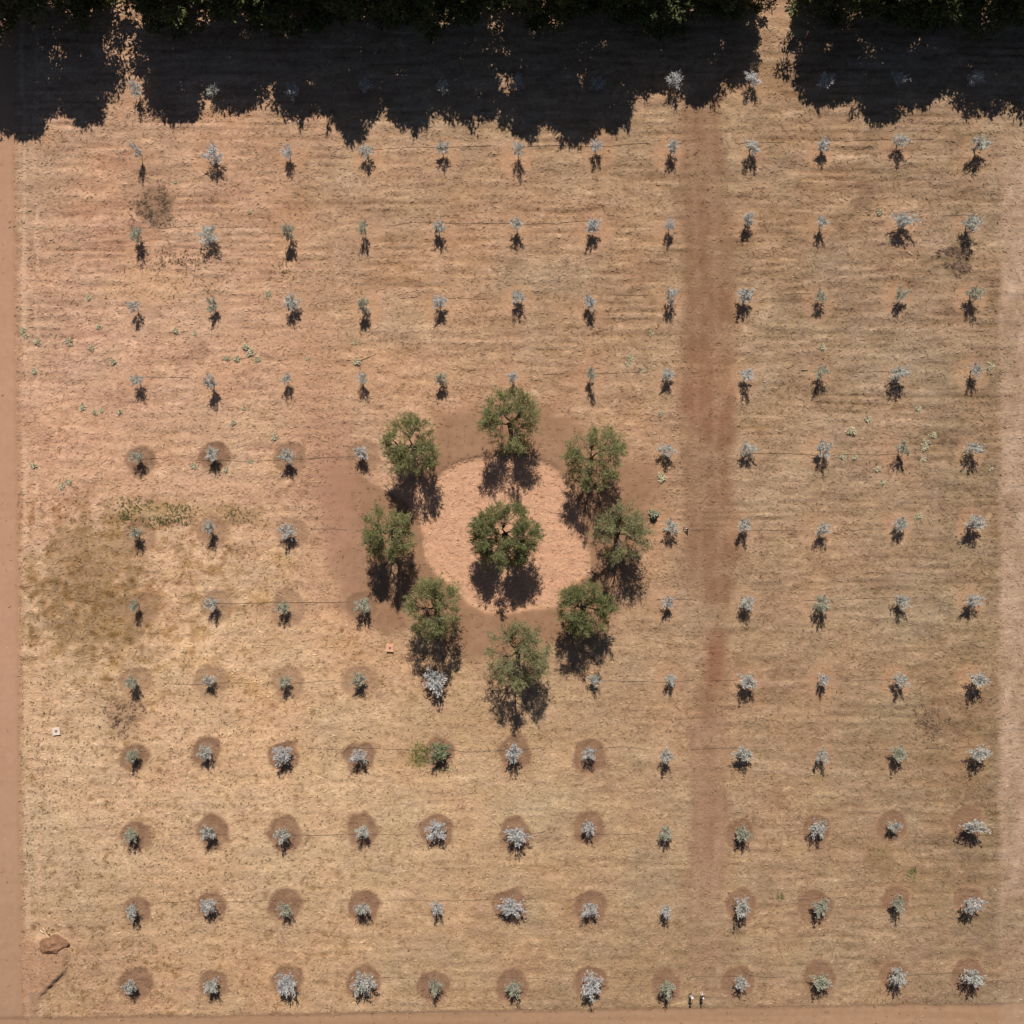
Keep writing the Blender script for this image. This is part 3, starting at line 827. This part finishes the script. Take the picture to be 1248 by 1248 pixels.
# ---------------------------------------------------------------- dark heaps of dead twigs
M['twig'] = node_mat('dead_twig', base=(.21, .135, .088), rough=.95, noise=[(2, .6, 1.4, 2, (1, 1, 1))])
def twig_heap(x, y, R, m, seed, label, ring=False):
    g = np.random.default_rng(seed); p = P(x, y, 0)
    a = g.uniform(0, 6.28, m); rr = np.sqrt(g.random(m))*(1 + .25*np.sin(a*3+seed) + .15*np.sin(a*7))
    if ring: rr = .45 + .5*rr
    rr = rr*R/S
    lx, ly = np.cos(a)*rr, np.sin(a)*rr*.95
    nz = vnoise(lx*30, ly*30, 14, 14, seed, 2)
    keep = g.random(m) < sm(-.35, .3, nz)
    lx, ly, a = lx[keep], ly[keep], a[keep]; m = len(lx)
    z = height_at(p.x+lx, p.y+ly) + g.uniform(.02, .16, m)
    c = np.stack([lx, ly, z], 1)
    aa = a + g.normal(0, .7, m)
    d = unit(np.stack([np.cos(aa), np.sin(aa), g.normal(0, .2, m)], 1))
    nr = unit(g.normal(0, .4, (m, 3)) + np.array([0, 0, 1]))
    v, f = leaf_quads(c, d, nr, g.uniform(.25, .6, m), g.uniform(.04, .09, m))
    o = link('twig_heap', make_mesh('twig_heap', v, f, M['twig']))
    o.location = (p.x, p.y, 0)
    tag(o, label, 'twig heap', 'heaps of dead twigs on the field')
twig_heap(187, 252, 25, 900, 601, 'dense dark brown heap of dead twigs below the first sapling of second row')
twig_heap(1166, 314, 20, 950, 602, 'olive brown twig heap below the gravel-track end of third row')
twig_heap(150, 871, 23, 520, 603, 'open ring-shaped twig heap below the first sapling of ninth row')
twig_heap(1132, 881, 23, 480, 604, 'scattered twig heap between ninth and tenth rows past the path')

# ---------------------------------------------------------------- drip hoses
M['hose'] = node_mat('black_hose', base=(.115, .086, .064), rough=.7)
HOSE = [(0,100,84),(1,186,170),(2,279,262),(3,368,355),(4,461,451),(5,561,551),(6,648,644),(7,736,728),(8,833,829),(9,915,911),(10,1018,1015),(11,1099,1094),(12,1195,1187)]
def hose(r, xa, xb, ya, yb, label):
    g = random.Random(r*7 + int(xa))
    xs = np.arange(xa, xb + 1, 6.0)
    wob = vnoise(xs, xs*0 + r*50., 70, 70, 81, 3)*4.0 + vnoise(xs, xs*0 + r*50., 16, 16, 82, 2)*1.0
    dive = vnoise(xs, xs*0 + r*77., 60, 60, 83, 2)
    pts = []
    for x, wv, dv in zip(xs, wob, dive):
        p = P(x, ya + (yb-ya)*(x-165)/1025 + wv, 0)
        pts.append((p.x, p.y, float(height_at(p.x, p.y)) + (.018 if dv > .06 else -.06)))
    o = MB().tube(pts, .017, 5).build('drip_hose', M['hose'])
    tag(o, label, 'hose', 'drip hoses along the sapling rows')
for (r, ya, yb) in HOSE:
    if r in (5, 6, 7):
        hose(r, 165, {5: 452, 6: 425, 7: 430}[r], ya, yb, f'thin black drip hose of the {ORD[r]} row, on the dirt road side of the ring')
        hose(r, {5: 806, 6: 833, 7: 800}[r], 1192, ya, yb, f'thin black drip hose of the {ORD[r]} row, on the path side of the ring')
    else:
        hose(r, 165, 1194, ya, yb, f'thin black drip hose running along the {ORD[r]} row of saplings')

# ---------------------------------------------------------------- valve boxes
M['concrete'] = node_mat('pale_concrete', base=(.66, .53, .44), rough=.9, noise=[(5, .9, 1.08, 4, (1, 1, 1))], bump=(10, .01, .4))
M['clay'] = node_mat('orange_clay', base=(.62, .33, .21), rough=.9, noise=[(4, .85, 1.12, 4, (1, 1, 1))], bump=(10, .01, .4))
M['iron'] = node_mat('rusty_lid', base=(.11, .06, .045), rough=.8, noise=[(8, .7, 1.3, 3, (1, 1, 1))])
def valve_box(x, y, side, rz, hgt, mat, hole, label):
    p = P(x, y, hgt); root = empty('valve_box', (p.x, p.y, float(height_at(p.x, p.y))), rz)
    mb = MB(); t = (side - hole)/2; e = hgt + .1
    zc = (hgt - .1)/2
    mb.box((-(hole+t)/2, 0, zc), (t, side, e)); mb.box(((hole+t)/2, 0, zc), (t, side, e))
    mb.box((0, (hole+t)/2, zc - .002), (hole + .004, t - .004, e)); mb.box((0, -(hole+t)/2, zc - .002), (hole + .004, t - .004, e))
    mb.build('frame', mat, root, smooth=False)
    lid = MB().box((0, 0, hgt - .10), (hole - .01, hole - .01, .04)).build('lid', M['iron'], root, smooth=False)
    MB().box((0, 0, hgt - .065), (hole*.55, .03, .03)).build('handle', mat, lid, smooth=False)
    tag(root, label, 'valve box')
valve_box(68.3, 891.5, .82, math.radians(7), .16, M['concrete'], .27, 'whitish concrete valve box with dark square opening near the dirt road')
valve_box(475.3, 790, .80, math.radians(-3), .2, M['clay'], .22, 'orange clay valve box left below the old olives')

# ---------------------------------------------------------------- irrigation riser beside the path
M['pvc'] = node_mat('white_fitting', base=(.7, .68, .64), rough=.5)
b = P(837.6, 643.5, 0)
root = empty('irrigation_riser', (b.x, b.y, float(height_at(b.x, b.y))))
MB().tube([(0,0,-.1), (0,0,.62), (0,0,.66)], [.07,.07,.05], 8).build('pipe', M['hose'], root)
MB().tube([(0,.06,.42), (-.36,.05,.38), (-.46,.05,.1)], .035, 6).build('outlet', M['hose'], root)
MB().tube([(0,-.12,.3), (-.36,-.13,.26), (-.44,-.13,.08)], .035, 6).build('outlet', M['hose'], root)
MB().tube([(-.08,-.04,.45), (-.2,-.04,.46)], .045, 8).build('valve', M['pvc'], root)
tag(root, 'black irrigation riser pipe with white valve at the edge of the path', 'pipe')

# ---------------------------------------------------------------- soil mound, cut sticks
M['mound'] = node_mat('mound_soil', base=tuple(lin((152,114,88))*KSOIL), rough=1, spec=.05, noise=[(2, .8, 1.2, 4, (1, 1, 1))], bump=(3, .15, .8))
ng = 28; mv, mf = [], []
p = P(66, 1150, 0)
for j in range(ng):
    for i in range(ng*2):
        t = j/(ng-1); a = 2*math.pi*i/(ng*2)
        rx, ry = 1.45, 1.15
        xx, yy = math.cos(a)*rx*t, math.sin(a)*ry*t
        nz = float(vnoise(np.array([xx*20+300]), np.array([yy*20+300]), 9, 9, 91, 3)[0])
        # steep towards the bottom of the picture, gentle above
        sw = min(1, max(0, -math.sin(a)*1.5 + .2)); prof = sw*(1 - t**1.5) + (1-sw)*(1 - t)**1.5*(1+.5*t)
        wb = 1 + .14*math.sin(2*a+.6) + .08*math.sin(5*a+1)
        mv.append((xx*wb*(1+.1*nz), yy*wb*(1+.1*nz) - .25*(1-t), .36*prof*(1+.5*nz) - .05))
for j in range(ng-1):
    for i in range(ng*2):
        i2 = (i+1) % (ng*2)
        mf.append((j*ng*2+i, (j+1)*ng*2+i, (j+1)*ng*2+i2, j*ng*2+i2))
me = make_mesh('soil_mound', mv, mf, M['mound'], smooth=True)
o = link('soil_mound', me); o.location = (p.x, p.y, float(height_at(p.x, p.y)) + .03)
tag(o, 'rounded brown soil mound at the top of the low bank', 'mound')
M['stick'] = node_mat('pale_stick', base=(.52, .38, .24), rough=.9, noise=[(5, .8, 1.15, 3, (1, 1, 1))])
def stick(a, b_, r, label):
    pa, pb = P(*a), P(*b_); mid_ = (pa+pb)/2
    root = (pa.x, pa.y, float(height_at(pa.x, pa.y)) + r + .02)
    d = pb - pa
    o = MB().tube([(0,0,0), (d.x*.5+.04, d.y*.5, .05), (d.x, d.y, .03)], [r, r*.9, r*.5], 6)
    o.tube([(d.x*.5, d.y*.5, .05), (d.x*.75 - d.y*.15, d.y*.75 + d.x*.15, .10)], [r*.6, r*.25], 5)
    o = o.build('dead_branch', M['stick']); o.location = root
    tag(o, label, 'branch', 'cut dead branches')
stick((53,1131), (63,1141), .09, 'long pale dead branch on the upper edge of the soil mound')
stick((49,1133), (55,1138), .07, 'short pale dead branch beside the long one at the soil mound')
stick((977,451), (985,450), .05, 'thin white stick lying past the path in the fifth row')
stick((437,440), (458,431), .035, 'thin grey branch lying beside a weed clump above the ring')

# ---------------------------------------------------------------- two people at the end of the path
def person_body(name, pose, height, mats, split):
    """one continuous skinned body; pose gives joints in metres for a 1.75 m figure"""
    J = pose
    me = bpy.data.meshes.new(name)
    names = list(J); ids = {k_: i for i, k_ in enumerate(names)}
    edges = []
    def chain(*ks):
        for a_, b__ in zip(ks, ks[1:]): edges.append((ids[a_], ids[b__]))
    chain('pelvis', 'waist', 'chest', 'neck', 'chin', 'skull', 'crown'); chain('chin', 'nose')
    for s in ('L', 'R'):
        chain('pelvis', 'hip'+s, 'knee'+s, 'ankle'+s, 'toe'+s)
        chain('chest', 'shoulder'+s, 'elbow'+s, 'wrist'+s, 'palm'+s)
        for fn in 'abcd': chain('palm'+s, fn+'1'+s, fn+'2'+s)
        chain('wrist'+s, 't1'+s, 't2'+s)
    me.from_pydata([J[k_][0] for k_ in names], edges, [])
    ob = bpy.data.objects.new(name, me); C.objects.link(ob)
    sk = ob.modifiers.new('skin', 'SKIN'); sk.use_smooth_shade = True
    for i, k_ in enumerate(names):
        r = J[k_][1]
        me.skin_vertices[0].data[i].radius = (r, r*.75) if k_ in ('pelvis', 'waist', 'chest') else (r, r)
        me.skin_vertices[0].data[i].use_root = (k_ == 'pelvis')
    sb = ob.modifiers.new('smooth', 'SUBSURF'); sb.levels = 1; sb.render_levels = 1
    dg = bpy.context.evaluated_depsgraph_get()
    new = bpy.data.meshes.new_from_object(ob.evaluated_get(dg))
    bpy.data.objects.remove(ob)
    new.materials.clear()
    for m_ in mats: new.materials.append(m_)
    for p_ in new.polygons:
        p_.material_index = split(p_.center); p_.use_smooth = True
    return new

def pose_figure(stride, arm):
    J = {'pelvis': ((0,0,.96), .15), 'waist': ((0,0,1.1), .135), 'chest': ((0,.01,1.33), .16), 'neck': ((0,0,1.48), .055), 'chin': ((0,.01,1.56), .07), 'skull': ((0,-.01,1.64), .085), 'crown': ((0,-.015,1.71), .06), 'nose': ((0,.10,1.60), .018)}
    for s, q in (('L', -1), ('R', 1)):
        f_ = stride*q
        J['hip'+s] = ((q*.10, 0, .88), .095); J['knee'+s] = ((q*.105, f_*.5+.02, .48), .06); J['ankle'+s] = ((q*.11, f_, .09), .042); J['toe'+s] = ((q*.12, f_+.16, .035), .035)
        J['shoulder'+s] = ((q*.19, 0, 1.40), .062)
        ex, ey = arm[q]
        J['elbow'+s] = ((q*(.23+ex*.5), ey*.3, 1.13), .042); J['wrist'+s] = ((q*(.23+ex), ey, .92), .030)
        wx, wy = q*(.23+ex), ey
        J['palm'+s] = ((wx, wy+.03, .84), .034)
        for i, fn in enumerate('abcd'):
            o_ = (i-1.5)*.021; ln = (.068, .08, .075, .058)[i]
            J[fn+'1'+s] = ((wx+o_*.3, wy+.03+o_, .84-ln*.55), .010); J[fn+'2'+s] = ((wx+o_*.3-q*.02, wy+.035+o_, .84-ln), .008)
        J['t1'+s] = ((wx-q*.03, wy+.055, .875), .012); J['t2'+s] = ((wx-q*.035, wy+.08, .84), .009)
    return J
M['skin'] = node_mat('skin', base=(.42, .26, .18), rough=.6)
M['hair'] = node_mat('hair', base=(.03, .022, .018), rough=.7)
M['lilac'] = node_mat('lilac_grey_cloth', base=(.36, .31, .36), rough=.9, noise=[(9, .85, 1.1, 2, (1, 1, 1))])
M['darkcloth'] = node_mat('dark_brown_cloth', base=(.05, .035, .03), rough=.9, noise=[(9, .85, 1.1, 2, (1, 1, 1))])
M['cream'] = node_mat('cream_cloth', base=(.72, .66, .56), rough=.85)
M['olivecloth'] = node_mat('olive_cloth', base=(.13, .105, .06), rough=.9)
M['white'] = node_mat('white_cap_cloth', base=(.82, .80, .74), rough=.85)
def person(x, y, rz, stride, arm, shirt, trousers, shoe, hat, label):
    b = P(x, y, 0)
    root = empty('person', (b.x, b.y, float(height_at(b.x, b.y))), rz)
    root.scale = (.8, .8, .8)
    J = pose_figure(stride, arm)
    def split(c_):
        if c_.z < .075: return 3
        if c_.z > 1.475: return 0
        if abs(c_.x) > .185 and c_.z < .96: return 0
        return 1 if c_.z > .97 else 2
    body = link('body', person_body('body', J, 1.75, [M['skin'], shirt, trousers, shoe], split), root)
    for q in (-1, 1): MB().ball((q*.032, .078, 1.635), .011, 6, 5).build('eye', M['hair'], body)
    for q in (-1, 1): MB().ball((q*.088, -.01, 1.615), (.012, .028, .035), 6, 5).build('ear', M['skin'], body)
    MB().ball((0, .088, 1.572), (.026, .008, .006), 6, 4).build('mouth', M['darkcloth'], body)
    MB().ball((0, -.025, 1.655), (.098, .10, .09), 10, 8).build('hair', M['hair'], body)
    h_ = MB().ball((0, -.015, 1.69), (.105, .112, .09), 12, 8)
    h_.tube([(0, -.01, 1.685), (0, -.01, 1.70)], [.17, .16], 16) if hat == 'brim' else h_.box((0, .13, 1.685), (.15, .12, .015))
    h_.build('cap', M['white'] if hat == 'cap' else M['cream'], body)
    tag(root, label, 'person', 'people walking at the end of the path')
person(840.8, 1208.8, math.pi*.95, .10, {-1: (.16, .08), 1: (.05, .05)}, M['lilac'], M['olivecloth'], M['cream'], 'brim', 'person in lilac grey shirt and cream hat standing near the path end')
person(854.2, 1208.8, math.pi*1.03, .07, {-1: (.03, .02), 1: (.03, .05)}, M['darkcloth'], M['cream'], M['darkcloth'], 'cap', 'person in dark top, cream trousers and white cap near the path end')
